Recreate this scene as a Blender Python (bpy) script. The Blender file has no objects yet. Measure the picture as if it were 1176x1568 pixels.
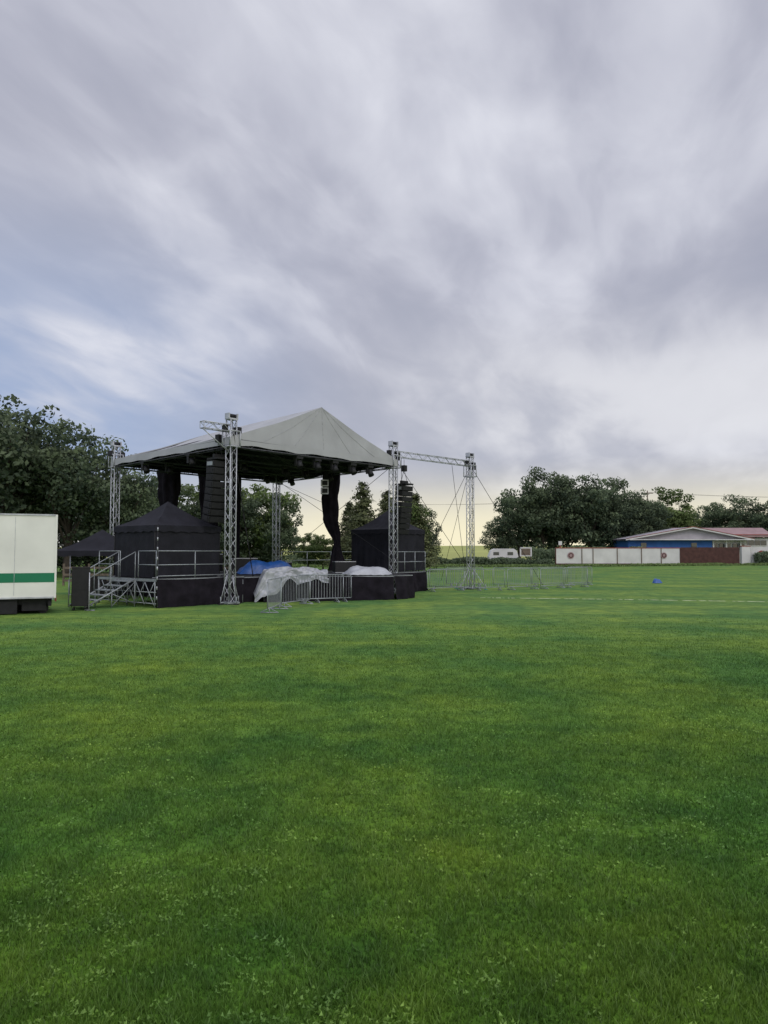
import bpy, bmesh, math, random
import numpy as np
from mathutils import Vector, Matrix
random.seed(7); rng=np.random.default_rng(11)
S=bpy.context.scene
S.view_settings.view_transform='Standard'; S.view_settings.look='None'; S.view_settings.exposure=0

# ---------------- materials ----------------
def newmat(name):
    m=bpy.data.materials.new(name); m.use_nodes=True
    nt=m.node_tree; return m,nt,nt.nodes,nt.links,nt.nodes['Principled BSDF']
def M(name,col,rough=.6,metal=0,var=.15,scale=3,bump=0,bscale=20,spec=.3):
    m,nt,N,L,b=newmat(name)
    b.inputs['Roughness'].default_value=rough; b.inputs['Metallic'].default_value=metal
    b.inputs['Specular IOR Level'].default_value=spec
    g=N.new('ShaderNodeNewGeometry'); n=N.new('ShaderNodeTexNoise'); n.inputs['Scale'].default_value=scale; n.inputs['Detail'].default_value=5
    L.new(g.outputs['Position'],n.inputs['Vector'])
    r=N.new('ShaderNodeValToRGB'); r.color_ramp.elements[0].position=.3; r.color_ramp.elements[1].position=.7
    c=np.array(col); r.color_ramp.elements[0].color=(*(c*(1-var)),1); r.color_ramp.elements[1].color=(*np.minimum(c*(1+var),1),1)
    L.new(n.outputs['Fac'],r.inputs['Fac']); L.new(r.outputs['Color'],b.inputs['Base Color'])
    if bump:
        n2=N.new('ShaderNodeTexNoise'); n2.inputs['Scale'].default_value=bscale; n2.inputs['Detail'].default_value=4
        L.new(g.outputs['Position'],n2.inputs['Vector'])
        bp=N.new('ShaderNodeBump'); bp.inputs['Strength'].default_value=bump; bp.inputs['Distance'].default_value=.05
        L.new(n2.outputs['Fac'],bp.inputs['Height']); L.new(bp.outputs['Normal'],b.inputs['Normal'])
    return m
ALU=M('aluminium',(.40,.41,.43),.42,.35,.25,4)
ALU_SHADED=M('aluminium_shaded',(.08,.08,.09),.5,.3,.2,4)  # same aluminium for roof trusses, with the shade under the roof painted in
GALV=M('galvanised_steel',(.27,.29,.30),.5,.4,.15,6)
BLACK=M('black_cloth',(.013,.011,.015),.9,0,.35,3,.5,6,.1)
TENTB=M('black_polyester',(.016,.016,.021),.75,0,.25,2,.35,4,.15)
SPK=M('speaker_black',(.012,.012,.013),.6,0,.2,8)
DARK=M('dark_rubber',(.015,.015,.016),.8,0,.2,8)
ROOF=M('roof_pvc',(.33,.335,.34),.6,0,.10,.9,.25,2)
UNDERSIDE=M('roof_underside_dark',(.014,.015,.022),.85,0,.2,1,spec=.1)  # inner layer added to make the canopy underside dark
SHEET=M('grey_plastic_sheet',(.33,.34,.36),.4,0,.18,3,.4,6,.5)
BLUET=M('blue_tarpaulin',(.015,.075,.27),.45,0,.25,4,.3,8,.5)
WHITEP=M('white_paint',(.66,.66,.60),.45,0,.07,1.0)
GREENP=M('green_paint',(.008,.15,.07),.45,0,.05,2)
WALLW=M('white_boards',(.52,.51,.49),.7,0,.12,.6)
BROWN=M('brown_boards',(.07,.032,.026),.8,0,.3,2)
BLUEW=M('blue_wall',(.025,.09,.27),.7,0,.15,1)
REDP=M('red_trim',(.25,.06,.045),.6,0,.2,1)
RGREY=M('roof_sheet_grey',(.33,.31,.33),.6,0,.15,.8)
RPINK=M('roof_sheet_red',(.26,.17,.17),.6,0,.15,.8)
GLASS=M('window_glass',(.03,.035,.04),.1,0,.1,1,spec=.6)
WOOD=M('grey_wood',(.13,.10,.075),.8,0,.3,5)
BARK=M('bark',(.045,.036,.028),.9,0,.3,4)
TEAL=M('teal_paint',(.03,.2,.19),.5,0,.1,4)

def grass_colour(nt,N,L):
    g=N.new('ShaderNodeNewGeometry')
    def noise(sc,det=4,stretch=(1,1,1),rot=0):
        mp=N.new('ShaderNodeMapping'); mp.inputs['Scale'].default_value=stretch; mp.inputs['Rotation'].default_value=(0,0,rot)
        L.new(g.outputs['Position'],mp.inputs['Vector'])
        n=N.new('ShaderNodeTexNoise'); n.inputs['Scale'].default_value=sc; n.inputs['Detail'].default_value=det
        L.new(mp.outputs[0],n.inputs['Vector']); return n.outputs['Fac']
    def ramp(f,a,b,ca,cb):
        r=N.new('ShaderNodeValToRGB'); e=r.color_ramp.elements
        e[0].position=a; e[1].position=b; e[0].color=(*ca,1); e[1].color=(*cb,1); L.new(f,r.inputs['Fac']); return r.outputs['Color']
    def mix(t,fac,a,b):
        m=N.new('ShaderNodeMix'); m.data_type='RGBA'; m.blend_type=t
        m.inputs[0].default_value=fac
        L.new(a,m.inputs[6]); L.new(b,m.inputs[7]); return m.outputs[2]
    c1=ramp(noise(.38,5,(1,.75,1)),.36,.66,(.068,.170,.018),(.135,.235,.018))
    c2=ramp(noise(2.3,5),.32,.68,(.70,.76,.85),(1.24,1.18,1.15)); c=mix('MULTIPLY',1,c1,c2)
    c3=ramp(noise(.5,3,(.10,1.5,1),.08),.40,.60,(.87,.90,.92),(1.12,1.08,1.10)); c=mix('MULTIPLY',1,c,c3)
    return g,c,noise,ramp,mix

def ground_mat():
    m,nt,N,L,b=newmat('grass_ground')
    g,c,noise,ramp,mix=grass_colour(nt,N,L)
    f=ramp(noise(26,6),.3,.7,(.60,.64,.66),(1.38,1.32,1.3)); c=mix('MULTIPLY',.85,c,f)
    f=ramp(noise(5,7,(.6,1,1)),.3,.7,(.78,.82,.82),(1.2,1.15,1.2)); c=mix('MULTIPLY',1,c,f)
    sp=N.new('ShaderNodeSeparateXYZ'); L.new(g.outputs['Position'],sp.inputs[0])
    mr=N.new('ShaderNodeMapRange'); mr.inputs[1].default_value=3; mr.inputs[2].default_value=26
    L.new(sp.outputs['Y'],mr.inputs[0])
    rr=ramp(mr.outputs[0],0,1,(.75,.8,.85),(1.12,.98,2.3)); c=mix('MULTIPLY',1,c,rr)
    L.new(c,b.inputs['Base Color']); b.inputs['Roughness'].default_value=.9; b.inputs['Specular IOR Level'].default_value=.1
    bp=N.new('ShaderNodeBump'); bp.inputs['Strength'].default_value=.8; bp.inputs['Distance'].default_value=.05
    L.new(noise(14,9),bp.inputs['Height']); L.new(bp.outputs['Normal'],b.inputs['Normal'])
    return m
def blade_mat():
    m,nt,N,L,b=newmat('grass_blades')
    g,c,noise,ramp,mix=grass_colour(nt,N,L)
    a=N.new('ShaderNodeAttribute'); a.attribute_name='tone'
    r=ramp(a.outputs['Fac'],0,1,(.46,.50,.5),(2.2,1.85,3.6)); c=mix('MULTIPLY',1,c,r)
    L.new(c,b.inputs['Base Color']); b.inputs['Roughness'].default_value=.5; b.inputs['Specular IOR Level'].default_value=.3
    tr=N.new('ShaderNodeBsdfTranslucent'); L.new(c,tr.inputs['Color'])
    ms=N.new('ShaderNodeMixShader'); ms.inputs[0].default_value=.3
    L.new(b.outputs[0],ms.inputs[1]); L.new(tr.outputs[0],ms.inputs[2]); L.new(ms.outputs[0],N['Material Output'].inputs['Surface'])
    return m
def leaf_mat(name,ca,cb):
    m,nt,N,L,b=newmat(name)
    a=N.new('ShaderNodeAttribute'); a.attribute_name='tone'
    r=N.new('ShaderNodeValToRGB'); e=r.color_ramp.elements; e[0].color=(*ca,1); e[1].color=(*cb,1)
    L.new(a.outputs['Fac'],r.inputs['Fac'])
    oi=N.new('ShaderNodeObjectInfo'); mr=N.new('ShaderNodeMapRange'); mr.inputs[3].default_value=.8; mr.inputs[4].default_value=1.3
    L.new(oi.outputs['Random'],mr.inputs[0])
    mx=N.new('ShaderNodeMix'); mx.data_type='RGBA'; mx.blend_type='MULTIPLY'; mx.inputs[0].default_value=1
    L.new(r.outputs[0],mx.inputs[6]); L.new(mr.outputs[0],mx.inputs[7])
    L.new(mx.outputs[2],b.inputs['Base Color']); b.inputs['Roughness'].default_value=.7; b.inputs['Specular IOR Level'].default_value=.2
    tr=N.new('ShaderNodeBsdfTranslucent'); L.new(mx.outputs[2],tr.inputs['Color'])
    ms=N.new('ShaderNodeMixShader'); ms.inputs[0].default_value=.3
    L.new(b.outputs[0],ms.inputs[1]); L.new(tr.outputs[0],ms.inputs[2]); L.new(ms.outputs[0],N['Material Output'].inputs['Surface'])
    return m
LEAF=leaf_mat('leaves_broad',(.040,.060,.038),(.150,.190,.100))
LEAF2=leaf_mat('leaves_light',(.050,.080,.025),(.18,.24,.08))
LEAFC=leaf_mat('needles',(.036,.050,.028),(.15,.165,.070))

# ---------------- builder ----------------
class B:
    def __init__(s): s.v=[]; s.f=[]; s.m=[]; s.mats=[]; s.sm=[]
    def mi(s,mat):
        if mat not in s.mats: s.mats.append(mat)
        return s.mats.index(mat)
    def face(s,pts,mat,smooth=False):
        o=len(s.v); s.v+= [tuple(p) for p in pts]; s.f.append(tuple(range(o,o+len(pts)))); s.m.append(s.mi(mat)); s.sm.append(smooth)
    def tube(s,p0,p1,r,mat,n=6,r1=None,cap=True):
        p0=Vector(p0);p1=Vector(p1); d=p1-p0
        if d.length<1e-6: return
        q=d.to_track_quat('Z','Y'); r1=r if r1 is None else r1
        o=len(s.v); i=s.mi(mat)
        for P,R in((p0,r),(p1,r1)):
            for k in range(n):
                a=2*math.pi*k/n; s.v.append(tuple(P+q@Vector((math.cos(a)*R,math.sin(a)*R,0))))
        for k in range(n):
            s.f.append((o+k,o+(k+1)%n,o+n+(k+1)%n,o+n+k)); s.m.append(i); s.sm.append(True)
        if cap:
            s.f.append(tuple(range(o+n-1,o-1,-1))); s.m.append(i); s.sm.append(False)
            s.f.append(tuple(range(o+n,o+2*n))); s.m.append(i); s.sm.append(False)
    def path(s,pts,r,mat,n=6):
        for a,b in zip(pts[:-1],pts[1:]): s.tube(a,b,r,mat,n)
    def box(s,c,sz,mat,rz=0,M4=None,taper=1):
        hx,hy,hz=[q/2 for q in sz]; R=Matrix.Rotation(rz,4,'Z')
        T=Matrix.Translation(c)@(M4 if M4 else R)
        o=len(s.v);i=s.mi(mat)
        for z in(-hz,hz):
            t=taper if z>0 else 1
            for x,y in((-hx,-hy),(hx,-hy),(hx,hy),(-hx,hy)): s.v.append(tuple(T@Vector((x*t,y*t,z))))
        for f in((0,3,2,1),(4,5,6,7),(0,1,5,4),(1,2,6,5),(2,3,7,6),(3,0,4,7)):
            s.f.append(tuple(o+k for k in f)); s.m.append(i); s.sm.append(False)
    def grid(s,P,mat,smooth=True):
        nu=len(P);nv=len(P[0]);o=len(s.v);i=s.mi(mat)
        for row in P:
            for p in row: s.v.append(tuple(p))
        for a in range(nu-1):
            for b in range(nv-1):
                s.f.append((o+a*nv+b,o+(a+1)*nv+b,o+(a+1)*nv+b+1,o+a*nv+b+1)); s.m.append(i); s.sm.append(smooth)
    def truss(s,p0,p1,w,mat,rc=.025,rb=.013,step=None,up=(0,0,1)):
        p0=Vector(p0);p1=Vector(p1);d=(p1-p0);Ln=d.length;d.normalize()
        up=Vector(up)
        if abs(d.dot(up))>.95: up=Vector((.66,.75,0))
        a=d.cross(up).normalized(); b=d.cross(a).normalized(); h=w/2
        cs=[a*h+b*h,a*-h+b*h,a*-h-b*h,a*h-b*h]
        for c in cs: s.tube(p0+c,p1+c,rc,mat)
        step=step or w*1.2; n=max(1,round(Ln/step)); st=Ln/n
        for k in range(n):
            for j in range(4):
                c0,c1=cs[j],cs[(j+1)%4]
                if k%2: c0,c1=c1,c0
                s.tube(p0+c0+d*(k*st),p0+c1+d*((k+1)*st),rb,mat,5,cap=False)
        for k in(0,Ln):
            for j in range(4): s.tube(p0+cs[j]+d*k,p0+cs[(j+1)%4]+d*k,rb*1.3,mat,5,cap=False)
    def make(s,name,parent=None):
        me=bpy.data.meshes.new(name); me.from_pydata(s.v,[],s.f)
        for m in s.mats: me.materials.append(m)
        me.polygons.foreach_set('material_index',s.m); me.polygons.foreach_set('use_smooth',s.sm); me.update()
        ob=bpy.data.objects.new(name,me); S.collection.objects.link(ob)
        if parent: ob.parent=parent
        return ob
def empty(name,loc=(0,0,0)):
    e=bpy.data.objects.new(name,None); e.location=loc; e.empty_display_size=.3; S.collection.objects.link(e); return e

def vnoise(x,y,sc,seed=0):
    x=np.asarray(x)*sc;y=np.asarray(y)*sc
    xi=np.floor(x).astype(int);yi=np.floor(y).astype(int);fx=x-xi;fy=y-yi
    fx=fx*fx*(3-2*fx);fy=fy*fy*(3-2*fy)
    def h(a,b):
        n=np.sin(a*127.1+b*311.7+seed*74.7)*43758.5453
        return n-np.floor(n)
    return (h(xi,yi)*(1-fx)+h(xi+1,yi)*fx)*(1-fy)+(h(xi,yi+1)*(1-fx)+h(xi+1,yi+1)*fx)*fy

# ---------------- ground ----------------
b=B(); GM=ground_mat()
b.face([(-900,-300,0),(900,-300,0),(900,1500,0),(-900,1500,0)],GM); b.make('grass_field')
LINE=M('faded_line_paint',(.52,.56,.34),.9,0,.35,2)
b=B()
for (x0,y0,x1,y1) in[(4.2,32.4,10.,31.2),(10.,31.2,17.0,29.3),(17.0,29.3,26,26.6)]:
    n=80
    for k in range(n):
        if random.random()<.22: continue
        a=k/n;c=(k+1)/n;w=.10*(.5+.7*random.random())
        b.face([(x0+(x1-x0)*a,y0+(y1-y0)*a-w,.004),(x0+(x1-x0)*c,y0+(y1-y0)*c-w,.004),(x0+(x1-x0)*c,y0+(y1-y0)*c+w,.004),(x0+(x1-x0)*a,y0+(y1-y0)*a+w,.004)],LINE)
b.make('pitch_line')
CROP=M('crop_field',(.30,.32,.09),.9,0,.2,.02)
b=B(); rows=[]
for y,z in((150,-.2),(220,.9),(300,2.2),(420,5.2),(600,5.4),(900,4)):
    rows.append([(x,y,z+math.sin(x*.01)*.5) for x in range(-700,701,50)])
b.grid(rows,CROP); b.make('distant_hill')

def blades():
    n=560000; lo,hi=2.4,24.
    Y=lo*(hi/lo)**(rng.random(n)**1.1)
    X=(rng.random(n)*2-1)*(.62*Y+1.2)
    pat=vnoise(X,Y,1.6,1)*.25+vnoise(X,Y,5.5,2)*.35+vnoise(X,Y,15,3)*.4
    fade=np.clip((24-Y)/12,0,1)
    keep=rng.random(n)<(.1+pat*1.6)*fade
    X,Y,pat=X[keep],Y[keep],pat[keep]; n=len(X)
    zone=vnoise(X,Y,.7,5)*.6+vnoise(X,Y,2.2,8)*.4
    weed=(zone*.5+vnoise(X,Y,11,6)*.6>.66)&(rng.random(n)<.30)
    ht=(.018+.028*rng.random(n))*(.65+.8*pat); w=.0019+.0009*(Y/4)+rng.random(n)*.001
    w=np.where(weed,w*2.6,w); ht=np.where(weed,ht*1.0,ht)
    a=rng.random(n)*2*np.pi; lean=rng.normal(0,.55,n)*ht; la=rng.random(n)*2*np.pi
    lean=np.where(weed,np.clip(lean*1.2,-.014,.014),lean)
    dx,dy=np.cos(a)*w,np.sin(a)*w
    P=np.zeros((n,3,3),np.float32)
    P[:,0]=np.c_[X-dx,Y-dy,np.zeros(n)]; P[:,1]=np.c_[X+dx,Y+dy,np.zeros(n)]
    P[:,2]=np.c_[X+np.cos(la)*lean,Y+np.sin(la)*lean,ht]
    P[weed,0,2]=ht[weed]*.7; P[weed,1,2]=ht[weed]*.75
    me=bpy.data.meshes.new('grass_blades'); me.vertices.add(n*3); me.vertices.foreach_set('co',P.reshape(-1))
    me.loops.add(n*3); me.loops.foreach_set('vertex_index',np.arange(n*3,dtype=np.int32))
    me.polygons.add(n); me.polygons.foreach_set('loop_start',np.arange(0,n*3,3,dtype=np.int32))
    me.update(calc_edges=True)
    t=np.clip(.16+rng.random(n)**1.4*.6+np.where(weed,.22,0)+(pat-.5)*.5,0,1)
    tt=np.stack([t*.45,t*.45,t],1).astype(np.float32); tt[weed]=t[weed][:,None]
    at=me.attributes.new('tone','FLOAT','POINT'); at.data.foreach_set('value',tt.reshape(-1))
    me.materials.append(blade_mat())
    o=bpy.data.objects.new('grass_blades',me); S.collection.objects.link(o)
blades()

# ---------------- trees ----------------
def leafcloud(C,Nrm,size,tone):
    n=len(C)
    Nrm=Nrm/np.linalg.norm(Nrm,axis=1)[:,None]
    r=rng.normal(size=(n,3)); t=np.cross(Nrm,r); t/=np.linalg.norm(t,axis=1)[:,None]; bt=np.cross(Nrm,t)
    s=size[:,None]*(.6+.8*rng.random((n,1)))
    a=.75+.5*rng.random((n,1))
    V=np.stack([C-t*s*a,C-bt*s*.6+t*s*.15,C+t*s,C+bt*s*.6*a],1)
    return V.reshape(-1,3),np.repeat(tone,4)
def meshfrom(name,b,V,T,mat):
    nb=len(b.v); me=bpy.data.meshes.new(name)
    n=len(V)//4
    faces=b.f+[(nb+4*i,nb+4*i+1,nb+4*i+2,nb+4*i+3) for i in range(n)]
    me.from_pydata(b.v+V.tolist(),[],faces)
    mats=b.mats+[mat]
    for m in mats: me.materials.append(m)
    me.polygons.foreach_set('material_index',b.m+[len(b.mats)]*n)
    at=me.attributes.new('tone','FLOAT','POINT'); at.data.foreach_set('value',np.concatenate([np.zeros(nb),T]).astype(np.float32))
    me.update(); return me
def broad(name,mat,n_blob=60,nl=11000,base=.18,rad=.5,leaf=.017,seed=1,br=1.,hollow=.45,loose=.14):
    r=np.random.default_rng(seed); b=B()
    cz=(1+base)/2; hz=(1-base)/2
    blobs=[]
    while len(blobs)<n_blob:
        d=r.normal(size=3); d/=np.linalg.norm(d); q=r.random()**hollow*.88
        bump=1+.12*math.sin(d[0]*5+seed)*math.cos(d[1]*4+d[2]*6)
        p=np.array([d[0]*rad*q*bump,d[1]*rad*q*bump,cz+d[2]*hz*q*min(bump,1.04)])
        if p[2]<cz: p[:2]*=.72+.28*(p[2]-base)/(cz-base)
        blobs.append((p,br*(.05+.08*r.random()**1.3)*(1.1 if p[2]<.7 else .9),r.random()))
    b.tube((0,0,-.02),(0.01,0,.25),.024,BARK,8,.018); b.tube((.01,0,.25),(-.01,.01,.6),.018,BARK,8,.008)
    for p,rr,_ in blobs[:26]:
        st=Vector((0,0,.12+r.random()*.35)); mid=(st+Vector(p))/2+Vector((0,0,-.02))
        b.tube(st,mid,.009,BARK,5,.006,False); b.tube(mid,p,.006,BARK,5,.002,False)
    per=nl//n_blob; Cs=[];Ns=[];Ts=[]
    for p,rr,tn in blobs:
        k=int(per*(rr/.09)**2)
        d=r.normal(size=(k,3)); d/=np.linalg.norm(d,axis=1)[:,None]
        q=.45+.55*r.random((k,1))**.8+.35*r.random((k,1))*(r.random((k,1))<loose*1.6); off=d*rr*q*np.array([1.15,1.15,.70])
        Cs.append(p+off); Ns.append(d+r.normal(size=(k,3))*.7)
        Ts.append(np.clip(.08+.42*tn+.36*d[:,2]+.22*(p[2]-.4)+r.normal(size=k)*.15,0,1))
    C=np.concatenate(Cs);Nn=np.concatenate(Ns);T=np.concatenate(Ts)
    V,T=leafcloud(C,Nn,np.full(len(C),leaf),T)
    return meshfrom(name,b,V,T,mat)
def conifer(name,seed):
    r=np.random.default_rng(seed); b=B(); b.tube((0,0,-.02),(0,0,.97),.022,BARK,8,.003)
    Cs=[];Ns=[];Ts=[]
    for lv in range(26):
        z=.1+.86*lv/25; R=.27*(1-z)**.75*(1.02)+.012
        nb=max(4,int(9*(1-z)+4)); 
        for k in range(nb):
            a=r.random()*6.283; Lr=R*(.6+.55*r.random()); tn=r.random()
            b.tube((0,0,z),(math.cos(a)*Lr,math.sin(a)*Lr,z-.02),.004,BARK,4,.001,False)
            m=int(26+60*Lr/.27); t=r.random(m)**.7
            x=np.cos(a)*Lr*t;y=np.sin(a)*Lr*t
            w=(.018+.03*(1-t))*(R/.2+.3)
            c=np.c_[x+r.normal(size=m)*w,y+r.normal(size=m)*w,z-.035*t+r.normal(size=m)*w*.5]
            Cs.append(c);Ns.append(np.c_[np.full(m,np.cos(a)),np.full(m,np.sin(a)),np.full(m,.8)]+r.normal(size=(m,3))*.5)
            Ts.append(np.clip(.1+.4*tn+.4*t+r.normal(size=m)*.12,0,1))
    C=np.concatenate(Cs);V,T=leafcloud(C,np.concatenate(Ns),np.full(len(C),.012),np.concatenate(Ts))
    return meshfrom(name,b,V,T,LEAFC)
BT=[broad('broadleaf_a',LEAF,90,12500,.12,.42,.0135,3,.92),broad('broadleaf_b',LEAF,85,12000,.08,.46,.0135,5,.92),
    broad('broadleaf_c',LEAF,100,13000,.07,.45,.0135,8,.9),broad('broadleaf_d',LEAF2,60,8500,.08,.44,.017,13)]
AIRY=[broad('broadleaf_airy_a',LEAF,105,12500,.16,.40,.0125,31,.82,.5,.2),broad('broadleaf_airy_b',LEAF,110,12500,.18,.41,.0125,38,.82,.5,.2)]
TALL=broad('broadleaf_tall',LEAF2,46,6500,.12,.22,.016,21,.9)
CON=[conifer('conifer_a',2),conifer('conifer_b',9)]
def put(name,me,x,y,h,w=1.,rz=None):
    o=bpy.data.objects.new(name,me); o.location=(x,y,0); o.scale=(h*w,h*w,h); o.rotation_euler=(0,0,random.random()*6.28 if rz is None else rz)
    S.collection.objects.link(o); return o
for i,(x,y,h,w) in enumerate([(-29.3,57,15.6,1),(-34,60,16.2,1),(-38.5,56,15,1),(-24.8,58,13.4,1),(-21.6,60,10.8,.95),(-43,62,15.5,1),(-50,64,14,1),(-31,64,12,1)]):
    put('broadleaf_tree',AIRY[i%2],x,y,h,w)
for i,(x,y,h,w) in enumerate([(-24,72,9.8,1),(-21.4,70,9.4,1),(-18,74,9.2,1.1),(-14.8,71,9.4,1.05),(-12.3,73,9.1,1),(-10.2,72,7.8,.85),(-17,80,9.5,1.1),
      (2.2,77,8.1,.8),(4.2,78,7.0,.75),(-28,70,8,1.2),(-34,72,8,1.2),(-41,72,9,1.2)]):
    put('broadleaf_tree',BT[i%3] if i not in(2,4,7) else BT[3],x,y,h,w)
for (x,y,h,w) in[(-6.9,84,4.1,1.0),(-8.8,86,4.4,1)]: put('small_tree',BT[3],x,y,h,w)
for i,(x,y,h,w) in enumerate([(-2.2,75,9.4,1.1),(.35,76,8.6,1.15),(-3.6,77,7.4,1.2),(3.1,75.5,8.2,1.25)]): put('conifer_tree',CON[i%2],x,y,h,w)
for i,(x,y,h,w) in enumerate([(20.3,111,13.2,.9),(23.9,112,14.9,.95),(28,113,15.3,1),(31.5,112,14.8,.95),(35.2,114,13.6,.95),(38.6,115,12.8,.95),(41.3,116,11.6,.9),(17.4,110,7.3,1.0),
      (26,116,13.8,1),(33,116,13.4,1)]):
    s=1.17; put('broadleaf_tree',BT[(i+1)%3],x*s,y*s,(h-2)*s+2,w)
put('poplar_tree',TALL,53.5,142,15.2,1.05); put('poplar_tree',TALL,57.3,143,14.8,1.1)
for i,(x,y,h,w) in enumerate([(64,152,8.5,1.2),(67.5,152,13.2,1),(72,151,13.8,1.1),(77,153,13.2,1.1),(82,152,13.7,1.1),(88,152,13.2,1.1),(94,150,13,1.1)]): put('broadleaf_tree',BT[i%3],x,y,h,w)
def hedge(name,pts,hmin,hmax,depth,n,leaf=.16,mat=LEAF,seed=1):
    r=np.random.default_rng(seed); P=np.array(pts,float); t=r.random(n)*(len(P)-1); i=np.floor(t).astype(int).clip(0,len(P)-2); f=(t-i)[:,None]
    c=P[i]*(1-f)+P[i+1]*f; Ln=vnoise(c[:,0],c[:,1],.35,seed)*.6+vnoise(c[:,0],c[:,1],1.1,seed+1)*.4
    H=hmin+(hmax-hmin)*Ln; q=r.random(n)**.6
    X=np.c_[c[:,0],c[:,1]+r.normal(size=n)*depth*.4,H*q]
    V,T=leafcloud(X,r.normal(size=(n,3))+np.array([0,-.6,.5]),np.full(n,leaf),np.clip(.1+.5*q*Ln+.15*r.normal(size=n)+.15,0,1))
    b=B(); b.box((c[0,0],c[0,1],.1),(.1,.1,.2),BARK)
    me=meshfrom(name,b,V,T,mat); o=bpy.data.objects.new(name,me); S.collection.objects.link(o)
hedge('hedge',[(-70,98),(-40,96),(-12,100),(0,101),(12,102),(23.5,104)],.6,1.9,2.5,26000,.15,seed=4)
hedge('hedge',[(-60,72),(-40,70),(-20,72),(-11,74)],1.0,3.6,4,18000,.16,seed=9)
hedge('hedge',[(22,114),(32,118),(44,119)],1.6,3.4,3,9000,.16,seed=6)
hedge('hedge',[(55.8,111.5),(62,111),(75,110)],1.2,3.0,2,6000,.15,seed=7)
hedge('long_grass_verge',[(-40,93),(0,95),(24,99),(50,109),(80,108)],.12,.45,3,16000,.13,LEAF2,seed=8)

# ---------------- stage ----------------
stage=empty('concert_stage',(-6,36,0))
def par(ob,p):
    ob.parent=p; ob.location=-Vector(p.location); return ob
A=Vector((-5.9,28.4,0));Bq=Vector((.45,35.6,0));C=Vector((-12.9,35.4,0));D=Vector((-6.3,43.2,0));E=Vector((4.65,39.8,0))
u=Vector((.66,.75,0)).normalized(); v=Vector((-.75,.66,0)).normalized(); nrm=-v
TH=7.1
def tower(P,h,label,splay=False):
    b=B(); b.truss(P,P+Vector((0,0,h)),.29,ALU,.022,.012,.36,up=(.66,.75,0))
    b.box(P+Vector((0,0,.06)),(.55,.55,.06),GALV,math.atan2(u.y,u.x))
    sp=.42 if not splay else .95
    for s1 in(-1,1):
        for d in(u,v):
            e=P+d*s1*sp; b.tube(P+d*s1*.16+Vector((0,0,.08)),e+Vector((0,0,.08)),.028,GALV)
            b.tube(e,e+Vector((0,0,.3)),.018,GALV); b.tube(e+Vector((0,0,.1)),P+Vector((0,0,1.1))+d*s1*.15,.016,ALU)
            b.box(e+Vector((0,0,.015)),(.18,.18,.03),TEAL if splay else DARK)
    rz=math.atan2(u.y,u.x); w=.24
    for z in(6.05,6.65):
        for s1 in(-1,1):
            for d,e in((u,v),(v,u)):
                b.tube(P+d*s1*w-e*w+Vector((0,0,z)),P+d*s1*w+e*w+Vector((0,0,z)),.025,ALU)
    for s1 in(-1,1):
        for s2 in(-1,1): b.tube(P+u*s1*w+v*s2*w+Vector((0,0,6.05)),P+u*s1*w+v*s2*w+Vector((0,0,6.65)),.025,ALU)
    b.box(P+Vector((0,0,h+.03)),(.42,.3,.05),ALU,rz)
    for s1 in(-1,1):
        b.box(P+u*s1*.2+Vector((0,0,h+.14)),(.05,.26,.2),ALU,rz)
    b.tube(P-u*.16+Vector((0,0,h+.16)),P+u*.16+Vector((0,0,h+.16)),.075,SPK,10)
    b.box(P+u*.32+v*.05+Vector((0,0,h-.45)),(.22,.26,.40),SPK,rz)
    b.box(P-u*.30+Vector((0,0,h-.35)),(.16,.2,.26),SPK,rz)
    b.tube(P+u*.2+Vector((0,0,h)),P+u*.2+Vector((0,0,1.2)),.01,DARK,5)
    pts=[P+nrm*.16+u*(.05*math.sin(k*1.7))+Vector((0,0,h-.6-k*.3)) for k in range(21)]; b.path(pts,.012,DARK,5)
    return par(b.make(label),stage)
tower(A,TH,'tower_front_near'); tower(Bq,TH,'tower_front_far'); tower(C,TH-.05,'tower_back_near'); tower(D,6.6,'tower_back_far'); tower(E,TH,'sound_wing_tower',True)
b=B(); zt=6.2
def at(P,z): return Vector((P.x,P.y,z))
for p,q in((A,Bq),(A,C),(C,D),(Bq,D)):
    d=(q-p).normalized(); b.truss(at(p+d*.3,zt),at(q-d*.3,zt),.30,ALU_SHADED,.022,.011,.5)
R0=(A+Bq)/2-nrm*.1; R1=(C+D)/2; zr=8.3
b.truss(at(R0,zr-.35),at(R1,zr-.35),.24,ALU_SHADED,.02,.01,.5)
for t in(0.02,.33,.66,.98):
    r=R0.lerp(R1,t)
    b.truss(at(r,zr-.35),at(A.lerp(C,t),zt+.1),.2,ALU_SHADED,.018,.01,.5); b.truss(at(r,zr-.35),at(Bq.lerp(D,t),zt+.1),.2,ALU_SHADED,.018,.01,.5)
for t in(.33,.66): b.truss(at(A.lerp(C,t),zt),at(Bq.lerp(D,t),zt),.3,ALU_SHADED,.02,.01,.5)
par(b.make('roof_trusses'),stage)
b=B(); b.truss(at(Bq+u*.2,6.75),at(E-u*.1,6.75),.27,ALU,.02,.012,.36)
b.truss(at(A-u*.15,6.75),at(A-u*1.35,6.75),.25,ALU,.02,.012,.32); b.tube(at(A-u*1.3,6.6),at(A-u*.2,5.9),.022,ALU)
par(b.make('speaker_support_trusses'),stage)
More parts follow.
